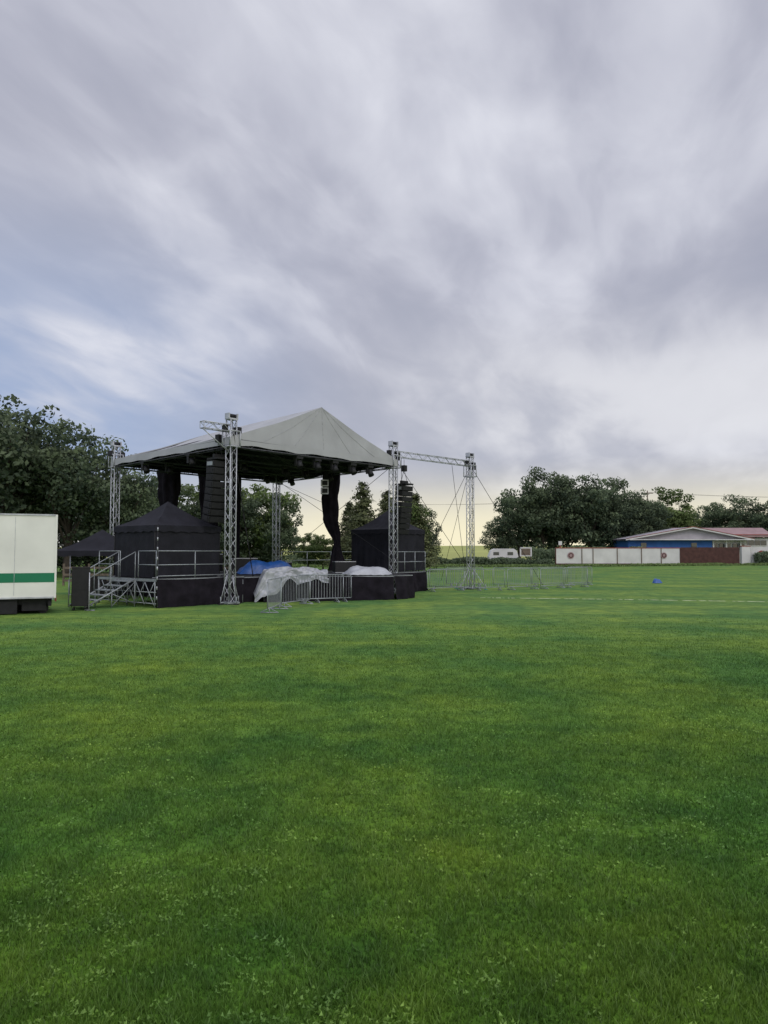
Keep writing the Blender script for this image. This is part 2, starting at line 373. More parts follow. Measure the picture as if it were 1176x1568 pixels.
def canopy():
    b=B(); ze=6.42
    o=.22
    A_,B_,C_,D_=[p+((p-(A+D)/2).normalized()*o) for p in(A,Bq,C,D)]
    r0=(A_+B_)/2+v*.15; r1=(C_+D_)/2-v*.15
    def dz_(s,q,sag): return -sag*4*q*(1-q)-.05*abs(math.sin(s*3*math.pi))*math.sin(math.pi*min(q+.1,1))+.015*math.sin(s*31+q*9)*math.sin(math.pi*q)
    def surf(e0,e1,t0,t1,mat,dz=0,n=24,m=12,sag=.14):
        rows=[]
        for i in range(n+1):
            s=i/n; e=e0.lerp(e1,s); t=t0.lerp(t1,s); row=[]
            for j in range(m+1):
                q=j/m; P=e.lerp(t,q); row.append(Vector((P.x,P.y,P.z+dz_(s,q,sag)+dz)))
            rows.append(row)
        b.grid(rows,mat)
    ea,eb,ec,ed=at(A_,ze),at(B_,ze),at(C_,ze),at(D_,ze); ra,rb=at(r0,zr),at(r1,zr-.05)
    for mat,dz in((ROOF,0),(UNDERSIDE,-.05)):
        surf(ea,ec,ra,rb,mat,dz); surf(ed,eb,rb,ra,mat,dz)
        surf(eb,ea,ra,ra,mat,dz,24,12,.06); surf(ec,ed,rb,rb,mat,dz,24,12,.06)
    for p,q in((ea,eb),(ec,ea),(eb,ed),(ed,ec)):
        n=48; rows=[]
        for i in range(n+1):
            s=i/n; P=p.lerp(q,s); drop=.32+.012*math.sin(s*math.pi*12)+.01*math.sin(s*41)-.05*abs(math.sin(s*math.pi*3))
            out=(P-at((A+D)/2,ze)).normalized()*.015
            rows.append([P+out,P+out*2+Vector((0,0,-drop))])
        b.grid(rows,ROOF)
        b.grid([[x-out*3,y-out*3] for x,y in rows],UNDERSIDE)
    for k in range(1,6):
        s=k/6; P=eb.lerp(ea,s); q=[P.lerp(ra,t/8)+nrm*.004+Vector((0,0,dz_(s,t/8,.06)+.002)) for t in range(9)]
        b.path(q,.007,ROOF,4)
    return par(b.make('roof_canopy'),stage)
canopy()
b=B()
def movinglight(P):
    b.box(P+Vector((0,0,-.08)),(.34,.26,.14),SPK,.8)
    for s1 in(-1,1): b.box(P+u*s1*.15+Vector((0,0,-.28)),(.04,.12,.32),SPK,math.atan2(u.y,u.x))
    b.tube(P+Vector((0,0,-.25)),P+nrm*.15+Vector((0,0,-.52)),.12,SPK,10,.14)
for t in(.36,.47,.58,.7,.82): movinglight(at(A.lerp(Bq,t),6.05))
for t in(.3,.55,.68,.85): movinglight(at(A.lerp(C,.33).lerp(Bq.lerp(D,.33),t),6.1))
for t in(.1,.42,.68,.85): movinglight(at(A.lerp(C,.66).lerp(Bq.lerp(D,.66),t),6.1))
for t in(.3,.7): movinglight(at(A.lerp(C,t),6.1))
par(b.make('stage_lights'),stage)
b=B()
P=Vector((-2.9,36.,5.35))
for z in(0,-.38): 
    b.box(P+Vector((0,0,z)),(.36,.2,.32),ALU,.2); b.box(P+Vector((.02,-.11,z)),(.26,.02,.22),SPK,.2)
b.tube(P,P+Vector((0,0,.8)),.02,DARK); b.tube(P+Vector((-.1,0,0)),P+Vector((-.1,0,-.6)),.015,ALU); par(b.make('floodlights'),stage)
def drape(P,prof,label,seed=0,dirv=u):
    b=B(); rows=[]; n=40
    for j in range(len(prof)*4-3):
        k=min(j//4,len(prof)-2); f=j/4-k; f=f*f*(3-2*f)
        z,w,o=[prof[k][i]*(1-f)+prof[k+1][i]*f for i in range(3)]
        row=[]
        for i in range(n+1):
            a=2*math.pi*i/n; rr=1+.16*math.sin(a*7+seed)+.08*math.sin(z*5+a*3)
            p=P+dirv*(o+math.cos(a)*w/2*rr)+dirv.cross(Vector((0,0,1)))*(math.sin(a)*w*.28*rr); row.append((p.x,p.y,z))
        rows.append(row)
    b.grid(rows,BLACK); return par(b.make(label),stage)
XD=Vector((1,0,0))
drape(Vector((-2.75,39.1,0)),[(6.3,.85,0),(5.,.8,-.12),(3.7,.75,-.08),(3.0,.55,.12),(2.5,.3,.28),(1.8,.55,.25),(1.0,1.0,.35)],'side_drape_far',3,XD)
drape(Vector((-11.1,38.1,0)),[(6.2,1.1,0),(5,1.0,0),(3.6,.6,-.05),(1.,.8,0)],'side_drape_left',1,XD)
drape(Vector((-9.4,39.7,0)),[(6.2,1.1,0),(4.6,.95,0),(3.6,.8,.05),(1.,.9,0)],'back_drape',2,XD)
drape(Vector((-8.2,41,0)),[(6.2,.5,0),(4.6,.45,0),(3.6,.3,.05),(1.,.4,0)],'back_drape_narrow',5,XD)
def deck(poly,z,label,sides,seed=0):
    b=B(); b.face([(p[0],p[1],z) for p in poly],DARK); b.face([(p[0],p[1],z-.1) for p in poly[::-1]],DARK)
    for i in range(len(poly)):
        p=Vector((*poly[i],0));q=Vector((*poly[(i+1)%len(poly)],0)); d=q-p; L=d.length; d.normalize(); out=Vector((d.y,-d.x,0))
        b.face([at(p,z-.1),at(q,z-.1),at(q,z),at(p,z)],GALV)
        if i in sides:
            n=int(L*14); rows=[]
            for k in range(n+1):
                s=k/n
                sw=vnoise(s*L,seed+i,1.3,2)
                top=z-.008-.03*abs(math.sin(s*L*1.1))
                wv=.045*math.sin(s*L*9+2*sw)+.035*math.sin(s*L*4.1+seed)
                row=[]
                for j in range(9):
                    h=j/8; sl=.03*math.sin(h*9+s*L*2.3+3*sw)
                    row.append(p+d*(s*L)+out*(.035+wv*(1-h*.75)+.14*(1-h)*sw+sl*(1-h)*.8)+Vector((0,0,.01+(top-.01)*h)))
                rows.append(row)
            b.grid(rows,BLACK)
        nl=max(1,int(L/1.5))
        for k in range(nl+1): 
            e=p+d*(L*k/nl)-out*.08; b.tube(at(e,0),at(e,z-.1),.024,GALV)
    return par(b.make(label),stage)
def xy(p): return (p.x,p.y)
deck([xy(A+v*.45),xy(Bq+v*.45-u*.4),xy(D-v*.3-u*.4),xy(C-v*.3+u*.0)],1.0,'main_deck',[0,1,2,3])
P0=Vector((-8.1,26.4,0))
LW=[P0,P0+u*3.9,P0+u*3.9+v*4.2,P0+v*4.2]
deck([xy(p) for p in LW],1.03,'left_wing_deck',[0],2)
RW=[Bq+u*.45+v*.3,Bq+u*2.9+v*.3,Bq+u*2.9+v*4,Bq+u*.45+v*4]
deck([xy(p) for p in RW],1.0,'right_wing_deck',[0,1],3)
FX=[(-4.75,29.5),(-1.3,30.55),(.4,31.1),(1.25,32.3),(.75,35.2),(-4.6,30.4)]
deck(FX,1.0,'front_extension_deck',[0,1,2,3],5)
b=B()
def rail(p,q,z,h=1.0,n=2,mids=(.5,)):
    for k in range(n+1):
        e=p.lerp(q,k/n); b.tube(at(e,z),at(e,z+h),.019,GALV)
    for m in(1,)+mids: b.tube(at(p,z+h*m),at(q,z+h*m),.018,GALV)
rail(P0+u*.05+v*.02,P0+u*3.2+v*.02,1.03,1.0,2,(.5,.1))
rail(P0+u*.05+v*.1,P0+v*1.3+u*.05,1.03,1.0,1,(.5,))
rail(P0+u*.05+v*2.6,P0+v*4.2+u*.05,1.03,1.0,1,(.5,))
rail(RW[0]+v*.05,RW[1]+v*.05,1,1.0,3); rail(RW[1]-u*.05,RW[2]-u*.05,1,1.0,3)
rail(D+u*0-v*.5,D-v*.5+u*8,1,1.0,4)
b.tube(at(P0+nrm*.05,0),at(P0+nrm*.05,3.0),.018,DARK) 
for k in range(8): b.tube(at(P0+nrm*.05,.3+k*.35),at(P0+nrm*.05,.42+k*.35),.022,ALU)
par(b.make('handrails'),stage)
b=B(); s0=P0+v*1.35-u*.05; s1=P0+v*2.55-u*.05; dn=-u
for e in(s0,s1):
    b.tube(at(e,1.0),at(e+dn*1.9,.05),.03,GALV); b.tube(at(e,2.0),at(e+dn*1.9,1.0),.018,GALV)
    for k in(0,.5,1): b.tube(at(e+dn*1.9*k,1.0-.95*k),at(e+dn*1.9*k,2.0-k),.016,GALV)
    b.tube(at(e+dn*.9,0),at(e+dn*.9,.55),.02,GALV); b.tube(at(e,0),at(e,1),.02,GALV); b.tube(at(e,.1),at(e+dn*.9,.5),.016,GALV); b.tube(at(e,.9),at(e+dn*.9,.05),.016,GALV)
for k in range(6):
    f=k/6+.08; c=(s0+s1)/2+dn*1.9*f; b.box(at(c,1.0-.95*f),(.26,1.2,.04),GALV,math.atan2(u.y,u.x))
for k in range(6):
    a=P0-u*.02+v*(.1+k*.62); q=P0-u*.02+v*(.1+(k+1)*.62)
    b.tube(at(a,.1),at(q,.9),.018,GALV); b.tube(at(a,.9),at(q,.1),.014,GALV)
for z in(.15,.55): b.tube(at(P0,z),at(P0+v*4.1,z),.02,GALV)
par(b.make('access_stairs'),stage)
b=B()
def cable(p,q,sag=0,r=.012):
    p=Vector(p);q=Vector(q); b.path([p.lerp(q,k/10)+Vector((0,0,-sag*4*(k/10)*(1-k/10))) for k in range(11)],r,DARK,5)
cable(at(Bq,6.6),at(E+Vector((-.2,.3,0)),1.2)); cable(at(E,6.6),at(Bq+u*1.9,1.)); cable(at(E,6.7),(9.4,44,.05),0,.014)
cable(at(D,6.2),at(Bq,1.6)); cable(at(Bq,6.2),at(D,1.4)); cable(at(D,6.1),(-2.9,44.5,4.6)); cable(at(E,6.6),(4,52,0)); cable(at(C,6.6),at(C+Vector((-5,3,0)),0))
cable(at(Bq+u*.6,6.6),at(Bq+u*.62,5.2)); cable(at(Bq+u*4.8,6.6),at(E-u*.5,1.),.1)
cable(at(A+u*.1,6.0),at(A+u*1.6+v*.6,1.0),0,.02)
par(b.make('guy_cables'),stage)
b=B()
for (x,y,sx,sy,sz,rz) in[(-6.8,36,1.2,.6,.7,.4),(-5.2,37.5,.9,.6,.5,.8),(-1.9,35.4,1.,.6,.55,.3),(-8.6,36.5,1.1,.7,.9,.7)]:
    b.box((x,y,1.0+sz/2+.003),(sx,sy,sz),SPK,rz)
    for s1 in(-1,1):
        b.box((x,y,1.003+sz/2+s1*(sz/2-.02)),(sx+.01,sy+.01,.03),ALU,rz)
par(b.make('flight_cases'),stage)

def line_array(P,ztop,label):
    e=empty(label,(P.x,P.y,ztop)); b=B(); ang=math.atan2(nrm.y,nrm.x)
    b.box(Vector((0,0,.05)),(.7,.62,.07),DARK,ang); b.box(Vector((0,0,.16)),(.12,.5,.14),SPK,ang)
    for s1 in(-.22,.22): b.tube(Vector((math.cos(ang)*s1,math.sin(ang)*s1,.1)),Vector((0,0,.8)),.012,DARK)
    zz=-.02; ox=0
    for k in range(9):
        R=Matrix.Rotation(ang,4,'Z')@Matrix.Rotation(.03+k*.028,4,'Y')
        c=Vector((math.cos(ang)*ox,math.sin(ang)*ox,zz-.135))
        b.box(c,(.46,.82,.235),SPK,0,R); b.box(c+R@Vector((.235,0,0)),(.015,.72,.19),DARK,0,R)
        for s1 in(-1,1): b.box(c+R@Vector((0,s1*.42,0)),(.34,.02,.15),GALV if k%9==0 else DARK,0,R)
        zz-=.262; ox-=.26*math.sin(.03+k*.028)
    o=b.make('cabinets'); o.parent=e
    b=B(); b.tube((0,0,.8),(0,0,6.6-ztop),.01,DARK); b.box((0,0,.85),(.22,.22,.3),SPK,ang); o=b.make('chain_hoist'); o.parent=e
line_array(Vector((-6.42,28.6,0)),5.55,'line_array_speaker'); line_array(Vector((1.0,36.7,0)),5.3,'line_array_speaker')

def tent(corner,size,z0,he,hp,label,walls=True,ud=u,vd=v):
    c=corner+(ud+vd)*size/2; e=empty(label,(c.x,c.y,z0)); b=B()
    cs=[(-.5,-.5),(.5,-.5),(.5,.5),(-.5,.5)]
    W=lambda a,bb,z:ud*(a*size)+vd*(bb*size)+Vector((0,0,z))
    for i in range(4):
        (a0,b0),(a1,b1)=cs[i],cs[(i+1)%4]
        rows=[]
        for s in range(17):
            t=s/16; a=a0+(a1-a0)*t; bb=b0+(b1-b0)*t; row=[]
            for q in range(9):
                f=q/8; z=he+(hp-he)*(f**1.3)-.08*math.sin(math.pi*t)*math.sin(math.pi*min(1,f+.15))+.012*math.sin(t*23+f*11)*(1-f)
                row.append(W(a*(1.02)*(1-f),bb*1.02*(1-f),z))
            rows.append(row)
        b.grid(rows,TENTB)
        b.grid([[W((a0+(a1-a0)*s/16)*1.03,(b0+(b1-b0)*s/16)*1.03,he-.004*(s%2)),W((a0+(a1-a0)*s/16)*1.04,(b0+(b1-b0)*s/16)*1.04,he-.24+.03*math.sin(s*2.2))] for s in range(17)],TENTB)
        if walls:
            rows=[]
            for s in range(33):
                t=s/32; a=a0+(a1-a0)*t; bb=b0+(b1-b0)*t; k=1+.016*math.sin(t*40)+.02*math.sin(t*13+i)
                rows.append([W(a*(1+(k-1)*f),bb*(1+(k-1)*f),.01+(he-.03)*(1-f)) for f in(1,.75,.5,.25,.1)])
            b.grid(rows,TENTB)
        b.tube(W(a0*1.01,b0*1.01,0),W(a0*1.01,b0*1.01,he),.022,DARK if walls else ALU); b.box(W(a0,b0,.01),(.12,.12,.02),ALU)
    o=b.make('cover_and_frame'); o.parent=e
tent(Vector((-8.42,27.2,0)),2.85,1.04,1.95,2.95,'pop_up_tent')
tent(Vector((.34,37.5,0)),2.7,1.01,2.15,3.2,'pop_up_tent')
tent(Vector((-13.9,31.2,0)),3.3,0,2.05,3.0,'pop_up_tent',False,Vector((.98,.2,0)),Vector((-.2,.98,0)))

def tarp(label,pts_fn,n,m,mat,seed):
    b=B(); rows=[]
    for i in range(n+1):
        rows.append([pts_fn(i/n,j/m) for j in range(m+1)])
    b.grid(rows,mat,True); return b.make(label)
fd=Vector((3.45,1.05,0)).normalized(); fo=Vector((fd.y,-fd.x,0))
L0=Vector((-4.75,29.5,0))
def sheet(s,t):
    L=-.4+s*2.95
    hgt=1.05+.2*float(vnoise(s*4,.3,1,4))+.13*math.sin(s*3.1)
    if s<.14: hgt*=.25+.75*s/.14
    w=float(vnoise(s*9,t*7,1,6))-.5; w2=float(vnoise(s*24,t*19,1,7))-.5
    bot=.12+.7*min(1,max(0,(s-.12)/.35)) + .12*math.sin(s*17)
    if t<.45:
        f=t/.45; z=bot*min(1,hgt)+(hgt-bot*min(1,hgt))*f; o=.22-.10*f
    else:
        f=(t-.45)/.55; z=hgt+.10*math.sin(f*3)-.28*f*f; o=.12-1.3*f
    p=L0+fd*L+fo*(o+w*.22+w2*.09)
    return (p.x,p.y,max(.02 if s<.12 else .1,z+w*.16+w2*.07) if t<.5 else max(1.03 if s>.15 else .1,z+w*.16+w2*.07))
tarp('plastic_cover_sheet',sheet,80,44,SHEET,1)
def lump(cx,cy,sx,sy,z0,h,ang,seed,mn=.012):
    ca,sa=math.cos(ang),math.sin(ang)
    def f(s,t):
        x=(s-.5)*sx;y=(t-.5)*sy; e=max(0,1-(abs(2*s-1))**4)*max(0,1-(abs(2*t-1))**4)
        z=h*e*(.55+.5*float(vnoise(s*4,t*4,1,seed)))+.09*h*float(vnoise(s*18,t*14,1,seed+1))
        x*=1+.1*float(vnoise(s*7,t*7,1,seed+3))
        return (cx+x*ca-y*sa,cy+x*sa+y*ca,z0+mn+z)
    return f
tarp('plastic_cover_sheet',lump(-.75,31.9,1.9,1.3,1.0,.40,.3,11),30,24,SHEET,2)
tarp('blue_tarpaulin',lump(-5.3,33.6,2.5,1.4,1.0,.62,.2,15),40,26,BLUET,3)
tarp('blue_tarpaulin',lump(17.3,47,.5,.4,0,.3,.2,19),14,12,BLUET,3)

def barrier(p,q,label='crowd_barrier'):
    p=Vector((*p,0));q=Vector((*q,0)); d=q-p;L=d.length;d.normalize(); nn=Vector((-d.y,d.x,0)); c=(p+q)/2
    e=empty(label,c); b=B(); h=1.1; z0=.17
    X=lambda s,z:d*(s-L/2)+Vector((0,0,z))
    r=.1; pts=[X(.02,z0),X(.02,h-r),X(.05,h-.03),X(.12,h),X(L-.12,h),X(L-.05,h-.03),X(L-.02,h-r),X(L-.02,z0),X(.02,z0)]
    b.path(pts,.017,GALV)
    n=int(L/.115)
    for k in range(1,n): b.tube(X(L*k/n,z0),X(L*k/n,h),.0065,GALV,5,cap=False)
    for s in(.3,L-.3):
        b.tube(X(s,z0),X(s,.03),.018,GALV); b.tube(X(s,.03)-nn*.3,X(s,.03)+nn*.3,.018,GALV); b.tube(X(s,.03)-nn*.3,X(s,.17),.013,GALV); b.tube(X(s,.03)+nn*.3,X(s,.17),.013,GALV)
    o=b.make('frame_and_bars'); o.parent=e
for p,q in[((-3.75,23.9),(-3.6,26.1)),((-3.7,26.5),(-2.85,28.6)),((-3.4,28.7),(-1.6,29.55)),((-2.9,29.1),(-1.3,29.8)),
   ((2.15,37.2),(4.2,38.5)),((2.4,39.6),(4.5,38.9)),((4.6,38.2),(6.3,38.6)),((6.4,38.6),(8.3,39.9)),((6.2,42.3),(8.4,42.0)),((8.4,39.9),(10,41.2)),((10.,41.3),(11.7,42.6)),((8.5,43.0),(10.7,43.6)),((10.8,43.7),(12.6,44.9)),((3.6,43),(5.8,43.2))]: barrier(p,q)

# ---------------- truck ----------------
def truck():
    r=Vector((-10.65,24.05,0)); d=Vector((-24,-10.6,0)).normalized(); back=Vector((-10.6,24,0)).normalized()
    e=empty('box_truck',r); b=B(); L=7.2;Wd=2.45; ang=math.atan2(d.y,d.x)
    T=lambda s,w,z:d*s+back*w+Vector((0,0,z))
    c=T(L/2,Wd/2,0)
    b.box(c+Vector((0,0,1.86)),(L,Wd,2.64),WHITEP,ang)
    b.box(c+Vector((0,0,1.17)),(L+.012,Wd+.012,.30),GREENP,ang)
    for s in(0,L):
        for w in(0,Wd): b.box(T(s,w,1.86),(.06,.06,2.69),WHITEP,ang)
    for s in(1.2,2.4,3.6,4.8,6): b.box(T(s,-.003,1.86),(.012,.01,2.5),ALU,ang)
    for z in(.53,3.19): b.box(T(L/2,-.004,z),(L-.07,.05,.05),ALU,ang); b.box(T(L/2,Wd+.004,z),(L-.07,.05,.05),ALU,ang)
    b.box(c+Vector((0,0,.40)),(L-.2,1.9,.2),DARK,ang)
    for s in(2.9,5.6):
        for w in(.2,Wd-.2):
            b.tube(T(s,w-.14,.4),T(s,w+.14,.4),.4,DARK,20); b.tube(T(s,w-.15,.4),T(s,w+.15,.4),.2,GALV,14)
    b.box(T(.62,.5,.29),(.7,.5,.38),DARK,ang); b.box(T(1.55,.35,.25),(.9,.5,.44),DARK,ang); b.box(T(4.2,.35,.28),(1.2,.4,.36),SPK,ang)
    b.box(T(.15,Wd/2,.33),(.1,Wd*.9,.16),DARK,ang); b.box(T(1.4,1.8,.25),(2.4,.5,.44),DARK,ang)
    b.tube(T(.35,.35,.16),T(.35,.5,.16),.16,DARK,12)
    for w in(.3,Wd-.3): b.box(T(-.02,w,.44),(.05,.2,.1),REDP,ang)
    o=b.make('cargo_body'); o.parent=e
    b=B(); b.box(T(L+.95,Wd/2,1.35),(1.7,2.2,1.9),WHITEP,ang,taper=.93); b.box(T(L+1.5,Wd/2,1.75),(.7,2.06,.7),GLASS,ang)
    b.box(T(L+1.5,Wd/2,.55),(.8,2.2,.3),DARK,ang)
    for w in(.2,Wd-.2): b.tube(T(L+1,w-.14,.4),T(L+1,w+.14,.4),.4,DARK,20)
    o=b.make('cab'); o.parent=e
truck()
def case(x,y,sx,sy,h,rz,label='flight_case'):
    e=empty(label,(x,y,0)); b=B(); b.box((0,0,h/2+.1),(sx,sy,h-.1),SPK,rz)
    R=Matrix.Rotation(rz,4,'Z')
    for z in(.16,h*.5,h+.04): b.box((0,0,z),(sx+.014,sy+.014,.025),DARK,rz)
    for s1 in(-1,1):
        for s2 in(-1,1):
            p=R@Vector((s1*(sx/2-.06),s2*(sy/2-.06),0)); b.tube(p+Vector((-.02,0,.05)),p+Vector((.02,0,.05)),.05,DARK,10)
            q=R@Vector((s1*sx/2,s2*sy/2,0)); b.tube(q+Vector((0,0,.12)),q+Vector((0,0,h+.05)),.012,DARK)
    o=b.make('cabinet'); o.parent=e
case(-10.45,25.6,.55,.6,1.42,.35); case(-12.6,32,1.1,.7,.9,.2); case(-11.6,31.6,.8,.6,.7,.2)
b=B(); b.tube((-10.0,25.2,0),(-10.0,25.2,1.3),.02,ALU); b.tube((-10.0,25.2,.02),(-9.8,25.2,.02),.02,GALV);b.tube((-10.0,25.2,.02),(-10.2,25.3,.02),.02,GALV); b.make('metal_post')
b=B()
for k in range(9):
    x=-19+k*1.5; b.box((x,44,.65),(.1,.1,1.3),WOOD)
    if k<8:
        for z in(.3,.65,1.05): b.box((x+.75,43.94,z),(1.5,.03,.13),WOOD)
b.make('wooden_fence')

# ---------------- boundary wall, clubhouse ----------------
def hoarding():
    e=empty('perimeter_hoarding',(35,112,0)); b=B(); k=.099
    X=lambda px:(px-588)*k
    xs=[850,890,907,944,981,1011,1040]
    h=2.5
    for a,c in zip(xs[:-1],xs[1:]):
        x0,x1=X(a),X(c); b.box(((x0+x1)/2-35,0,h/2),(x1-x0-.06,.12,h),WALLW)
    for a in xs: b.box((X(a)-35,-.03,h/2),(.12,.2,h+.1),BROWN if a in(850,1040) else WOOD)
    b.box(((X(850)+X(1040))/2-35,0,h+.07),(X(1040)-X(850),.2,.12),REDP)
    b.box(((X(850)+X(1040))/2-35,-.02,.12),(X(1040)-X(850),.22,.24),BROWN)
    for p,rr in((873,.5),(1015,.45)):
        x=X(p)-35
        b.tube((x,-.12,1.45),(x,-.16,1.45),rr,RPINK,24); b.tube((x,-.165,1.45),(x,-.18,1.45),rr*.72,BROWN,24); b.tube((x,-.185,1.45),(x,-.2,1.45),rr*.45,RPINK,20)
    b.tube((X(858)-35,.3,0),(X(858)-35,.3,3.6),.1,REDP); b.box((X(858)-35,.3,3.3),(.5,.3,.6),WALLW)
    o=b.make('white_panels'); o.parent=e
    b=B(); x0,x1=X(1041)-35,X(1131)-35; n=46
    for i in range(n):
        x=x0+(x1-x0)*(i+.5)/n; b.box((x,0,1.33+.03*random.random()),((x1-x0)/n*.93,.05,2.66),BROWN)
    b.box(((x0+x1)/2,.06,1.8),(x1-x0,.06,.1),BROWN)
    b.box((X(1140)-35,0,1.4),(1.3,.5,2.8),WALLW); b.box((X(1140)-35,0,2.85),(1.45,.6,.1),REDP)
    b.box((X(1182)-35,.2,1.35),(6.6,.14,2.7),WALLW); b.tube((X(1165)-35,.0,1.6),(X(1165)-35,.12,1.6),.6,REDP,22)
    o=b.make('brown_gate_section'); o.parent=e
hoarding()
def house():
    e=empty('clubhouse',(48,122,0)); b=B(); k=122/1132
    X=lambda px:(px-588)*k-48
    Z=lambda py:2-(py-845)*k
    xl,xm,xr=X(958),X(1058),X(1148); D_=9; ze=Z(824); zr=Z(807)
    b.box(((xl+X(1090))/2+.2,D_/2,ze/2-.1),(X(1090)-xl-.4,D_,ze-.2),BLUEW)
    b.box(((X(1090)+xr)/2,D_/2+.4,ze/2-.1),(xr-X(1090)-.4,D_-.8,ze-.2),WALLW)
    for px in(1097,1107,1117,1128,1138): b.box((X(px),.72,ze*.66),(.8,.3,1.1),GLASS)
    for px in(1092,1112,1134): b.box((X(px),.15,ze/2-.05),(.22,.22,ze-.1),WALLW)
    for px in(985,1062): b.box((X(px),-.03,ze*.72),(.9,.08,.8),GLASS); b.box((X(px),-.05,ze*.72-.45),(1.05,.1,.07),BLUEW)
    b.face([(xl+.3,-.02,ze-.2),(xr-.3,-.02,ze-.2),(xm,-.02,zr-.25)],RGREY)
    for x0,x1,z0,z1 in((xl-.3,xm,ze-.15,zr),(xm,xr+.3,zr,ze-.15)):
        pts=[(x0,-.9,z0),(x1,-.9,z1),(x1,D_+.3,z1),(x0,D_+.3,z0)]
        b.face(pts,RGREY); b.face([(p[0],p[1],p[2]-.22) for p in pts[::-1]],RGREY)
        b.face([(x0,-.9,z0-.26),(x1,-.9,z1-.26),(x1,-.9,z1),(x0,-.9,z0)],WALLW)
        b.tube((x0,-.94,z0+.03),(x1,-.94,z1+.03),.045,REDP)
        b.face([(x0,D_+.3,z0),(x1,D_+.3,z1),(x1,D_+.3,z1-.2),(x0,D_+.3,z0-.2)],WALLW)
    b.box(((xl+xr)/2,-.5,ze-.28),(xr-xl-.6,1.,.14),WALLW)
    o=b.make('main_hall'); o.parent=e
    b=B(); y0=11; a,c=X(1064),X(1230)
    b.box(((a+c)/2,y0+3,2.2),(c-a,6,4.4),WALLW)
    for x in np.linspace(a+8,c-1,9): b.box((x,y0-.04,3.6),(1.0,.1,.9),GLASS); b.box((x,y0-.06,3.1),(1.1,.14,.06),WALLW)
    za,zb=5.0,6.4
    b.face([(a-.4,y0-.8,za),(c+.4,y0-.8,za),(c+.4,y0+3,zb),(a-.4+2,y0+3,zb)],RPINK); b.face([(c+.4,y0+6.8,za),(a-.4,y0+6.8,za),(a-.4+2,y0+3,zb),(c+.4,y0+3,zb)],RPINK)
    b.face([(a-.4,y0+6.8,za),(a-.4,y0-.8,za),(a+1.6,y0+3,zb)],RPINK)
    b.box(((a+c)/2,y0-.82,za-.18),(c-a+.8,.08,.4),RPINK); b.tube((a-.4,y0-.88,za+.05),(c+.4,y0-.88,za+.05),.08,REDP)
    o=b.make('rear_wing'); o.parent=e
house()
e=empty('caravan',(17,106,0)); b=B()
prof=[(-1.9,.55),(-2.1,1.3),(-1.75,2.2),(-1.2,2.45),(1.4,2.45),(1.85,2.15),(2.05,1.3),(1.85,.55)]
for y in(-1,1): b.face([(x,y,z) for x,z in(prof if y<0 else prof[::-1])],WALLW)
for i in range(len(prof)):
    (x0,z0),(x1,z1)=prof[i],prof[(i+1)%len(prof)]; b.face([(x0,1,z0),(x1,1,z1),(x1,-1,z1),(x0,-1,z0)],WALLW)
for x in(-1.1,.9): b.box((x,-1.01,1.75),(.8,.04,.45),GLASS)
b.tube((0,-.95,.35),(0,-.7,.35),.35,DARK,16); b.box((0,-1.01,1.1),(3.8,.02,.1),GALV); o=b.make('body'); o.parent=e
e=empty('notice_board',(20.3,106,0)); b=B(); b.box((0,0,2.0),(1.7,.1,1.3),WALLW); b.box((0,-.06,2.0),(1.3,.04,.95),WOOD)
for x in(-.7,.7): b.tube((x,.08,0),(x,.08,2.7),.06,WOOD)
o=b.make('board'); o.parent=e
e=empty('power_line',(76,140,0)); b=B()
for x in(-26,34):
    b.tube((x,0,0),(x,0,13.6),.14,WOOD,8,.1); b.box((x,0,13.1),(2.2,.12,.14),WOOD)
for dy in(-.9,.9):
    b.path([Vector((-26+60*k/16+dy,0,13.3-1.0*4*(k/16)*(1-k/16))) for k in range(17)],.016,DARK,4)
    b.path([Vector((-26-50*k/16+dy,10*k/16,13.3-1.0*4*(k/16)*(1-k/16)-1.5*k/16)) for k in range(17)],.016,DARK,4)
o=b.make('poles_and_wires'); o.parent=e

# ---------------- sky / light ----------------
W=bpy.data.worlds.new('World'); S.world=W; W.use_nodes=True; nt=W.node_tree; N=nt.nodes; L=nt.links
bg=N['Background']; out=N['World Output']
sky=N.new('ShaderNodeTexSky'); sky.sky_type='NISHITA'; sky.sun_disc=False; sky.sun_elevation=math.radians(38); sky.sun_rotation=math.radians(150)
L.new(sky.outputs[0],bg.inputs[0]); bg.inputs[1].default_value=.08
tc=N.new('ShaderNodeTexCoord'); sp=N.new('ShaderNodeSeparateXYZ'); L.new(tc.outputs['Generated'],sp.inputs[0])
def math_(op,a,b_=None,c=None,clamp=False):
    m=N.new('ShaderNodeMath'); m.operation=op; m.use_clamp=clamp
    for i,x in enumerate((a,b_,c)):
        if x is None: continue
        if isinstance(x,(int,float)): m.inputs[i].default_value=x
        else: L.new(x,m.inputs[i])
    return m.outputs[0]
def sstep(x,a,b_):
    m=N.new('ShaderNodeMapRange'); m.interpolation_type='SMOOTHSTEP'
    if a<b_: m.inputs[1].default_value=a; m.inputs[2].default_value=b_
    else: m.inputs[1].default_value=b_; m.inputs[2].default_value=a; m.inputs[3].default_value=1; m.inputs[4].default_value=0
    L.new(x,m.inputs[0]); return m.outputs[0]
X,Y,Z=sp.outputs
zc=math_('MAXIMUM',Z,0); den=math_('ADD',zc,.22)
U=math_('DIVIDE',X,den); V=math_('DIVIDE',Y,den)
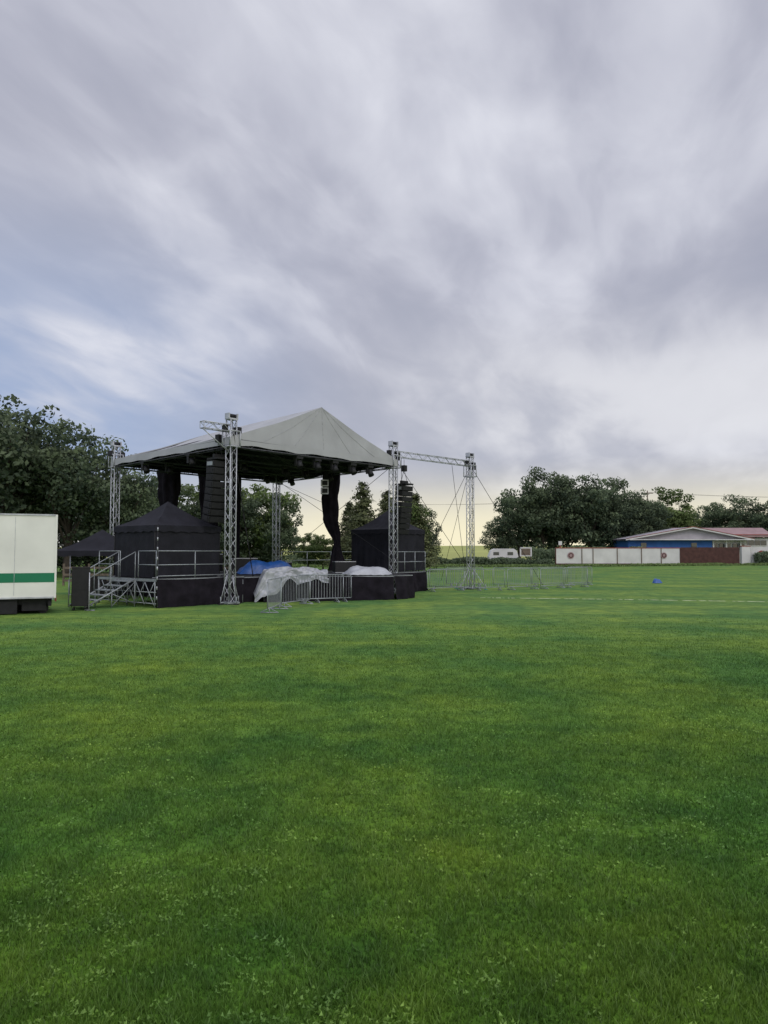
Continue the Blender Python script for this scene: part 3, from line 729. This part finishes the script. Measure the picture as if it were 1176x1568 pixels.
def noise(su,sv,rot,det=5,rough=.5,dist=0,seed=0):
    cb=N.new('ShaderNodeCombineXYZ'); L.new(U,cb.inputs[0]); L.new(V,cb.inputs[1]); cb.inputs[2].default_value=seed
    mp=N.new('ShaderNodeMapping'); mp.vector_type='TEXTURE'; mp.inputs['Rotation'].default_value=(0,0,rot); mp.inputs['Scale'].default_value=(1/su,1/sv,1)
    L.new(cb.outputs[0],mp.inputs[0]); n=N.new('ShaderNodeTexNoise'); n.inputs['Scale'].default_value=1; n.inputs['Detail'].default_value=det; n.inputs['Roughness'].default_value=rough; n.inputs['Distortion'].default_value=dist
    L.new(mp.outputs[0],n.inputs['Vector']); return n.outputs['Fac']
n1=noise(2.2,.95,math.radians(-14),4,.48,.5,3.1)
n2=noise(.9,.7,0,3,.5,.2,7.7)
n3=noise(6.0,3.0,math.radians(-20),5,.52,.4,1.3)
f=math_('ADD',math_('ADD',math_('MULTIPLY',n1,.52),math_('MULTIPLY',n2,.27)),math_('MULTIPLY',n3,.26))
r=N.new('ShaderNodeValToRGB'); L.new(f,r.inputs[0]); cr=r.color_ramp; cr.interpolation='B_SPLINE'
cr.elements[0].position=.37; cr.elements[0].color=(.385,.405,.50,1); cr.elements[1].position=.70; cr.elements[1].color=(.88,.89,.96,1)
e_=cr.elements.new(.49); e_.color=(.44,.45,.54,1); e_=cr.elements.new(.57); e_.color=(.55,.56,.65,1)
def mixc(t,fac,a,b_):
    m=N.new('ShaderNodeMix'); m.data_type='RGBA'; m.blend_type=t
    if isinstance(fac,(int,float)): m.inputs[0].default_value=fac
    else: L.new(fac,m.inputs[0])
    for i,x in((6,a),(7,b_)):
        if isinstance(x,tuple): m.inputs[i].default_value=(*x,1)
        else: L.new(x,m.inputs[i])
    return m.outputs[2]
c=r.outputs[0]
az=math_('DIVIDE',X,math_('MAXIMUM',math_('ABSOLUTE',Y),.05))
left=math_('MULTIPLY',sstep(az,.0,-.45),math_('MULTIPLY',sstep(Z,.48,.16),sstep(f,.70,.50)))
c=mixc('MIX',math_('MULTIPLY',left,.75),c,(.33,.44,.68))
rt=math_('MULTIPLY',sstep(az,-.15,.2),math_('MULTIPLY',sstep(Z,.06,.17),sstep(Z,.34,.20)))
c=mixc('MIX',math_('MULTIPLY',rt,math_('ADD',.3,math_('MULTIPLY',sstep(f,.42,.58),.55))),c,(.78,.78,.82))
hz=sstep(Z,.13,.015)
yel=math_('MULTIPLY',hz,math_('ADD',.5,math_('MULTIPLY',sstep(az,-.28,-.03),.5)))
c=mixc('MIX',yel,c,(1.0,.92,.66))
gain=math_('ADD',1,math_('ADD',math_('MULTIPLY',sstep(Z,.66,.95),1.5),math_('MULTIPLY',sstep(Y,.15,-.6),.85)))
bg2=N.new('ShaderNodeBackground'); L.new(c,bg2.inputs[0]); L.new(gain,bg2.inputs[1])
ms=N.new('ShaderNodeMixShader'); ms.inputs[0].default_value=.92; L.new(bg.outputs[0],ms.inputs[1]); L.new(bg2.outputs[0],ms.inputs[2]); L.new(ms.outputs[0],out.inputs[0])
sl=bpy.data.lights.new('sun','SUN'); sl.energy=.9; sl.angle=math.radians(18); sl.color=(1,.95,.86)
so=bpy.data.objects.new('sun',sl); S.collection.objects.link(so)
el=math.radians(38); azm=math.radians(150)
d=Vector((math.sin(azm)*math.cos(el),math.cos(azm)*math.cos(el),math.sin(el))); so.rotation_euler=d.to_track_quat('Z','Y').to_euler()

cam=bpy.data.cameras.new('camera'); co=bpy.data.objects.new('camera',cam); S.collection.objects.link(co); S.camera=co
cam.sensor_fit='VERTICAL'; cam.sensor_height=36; cam.lens=26; cam.clip_end=4000; cam.clip_start=.05
co.location=(0,0,2.0); co.rotation_euler=(math.radians(90+3.08),0,0)
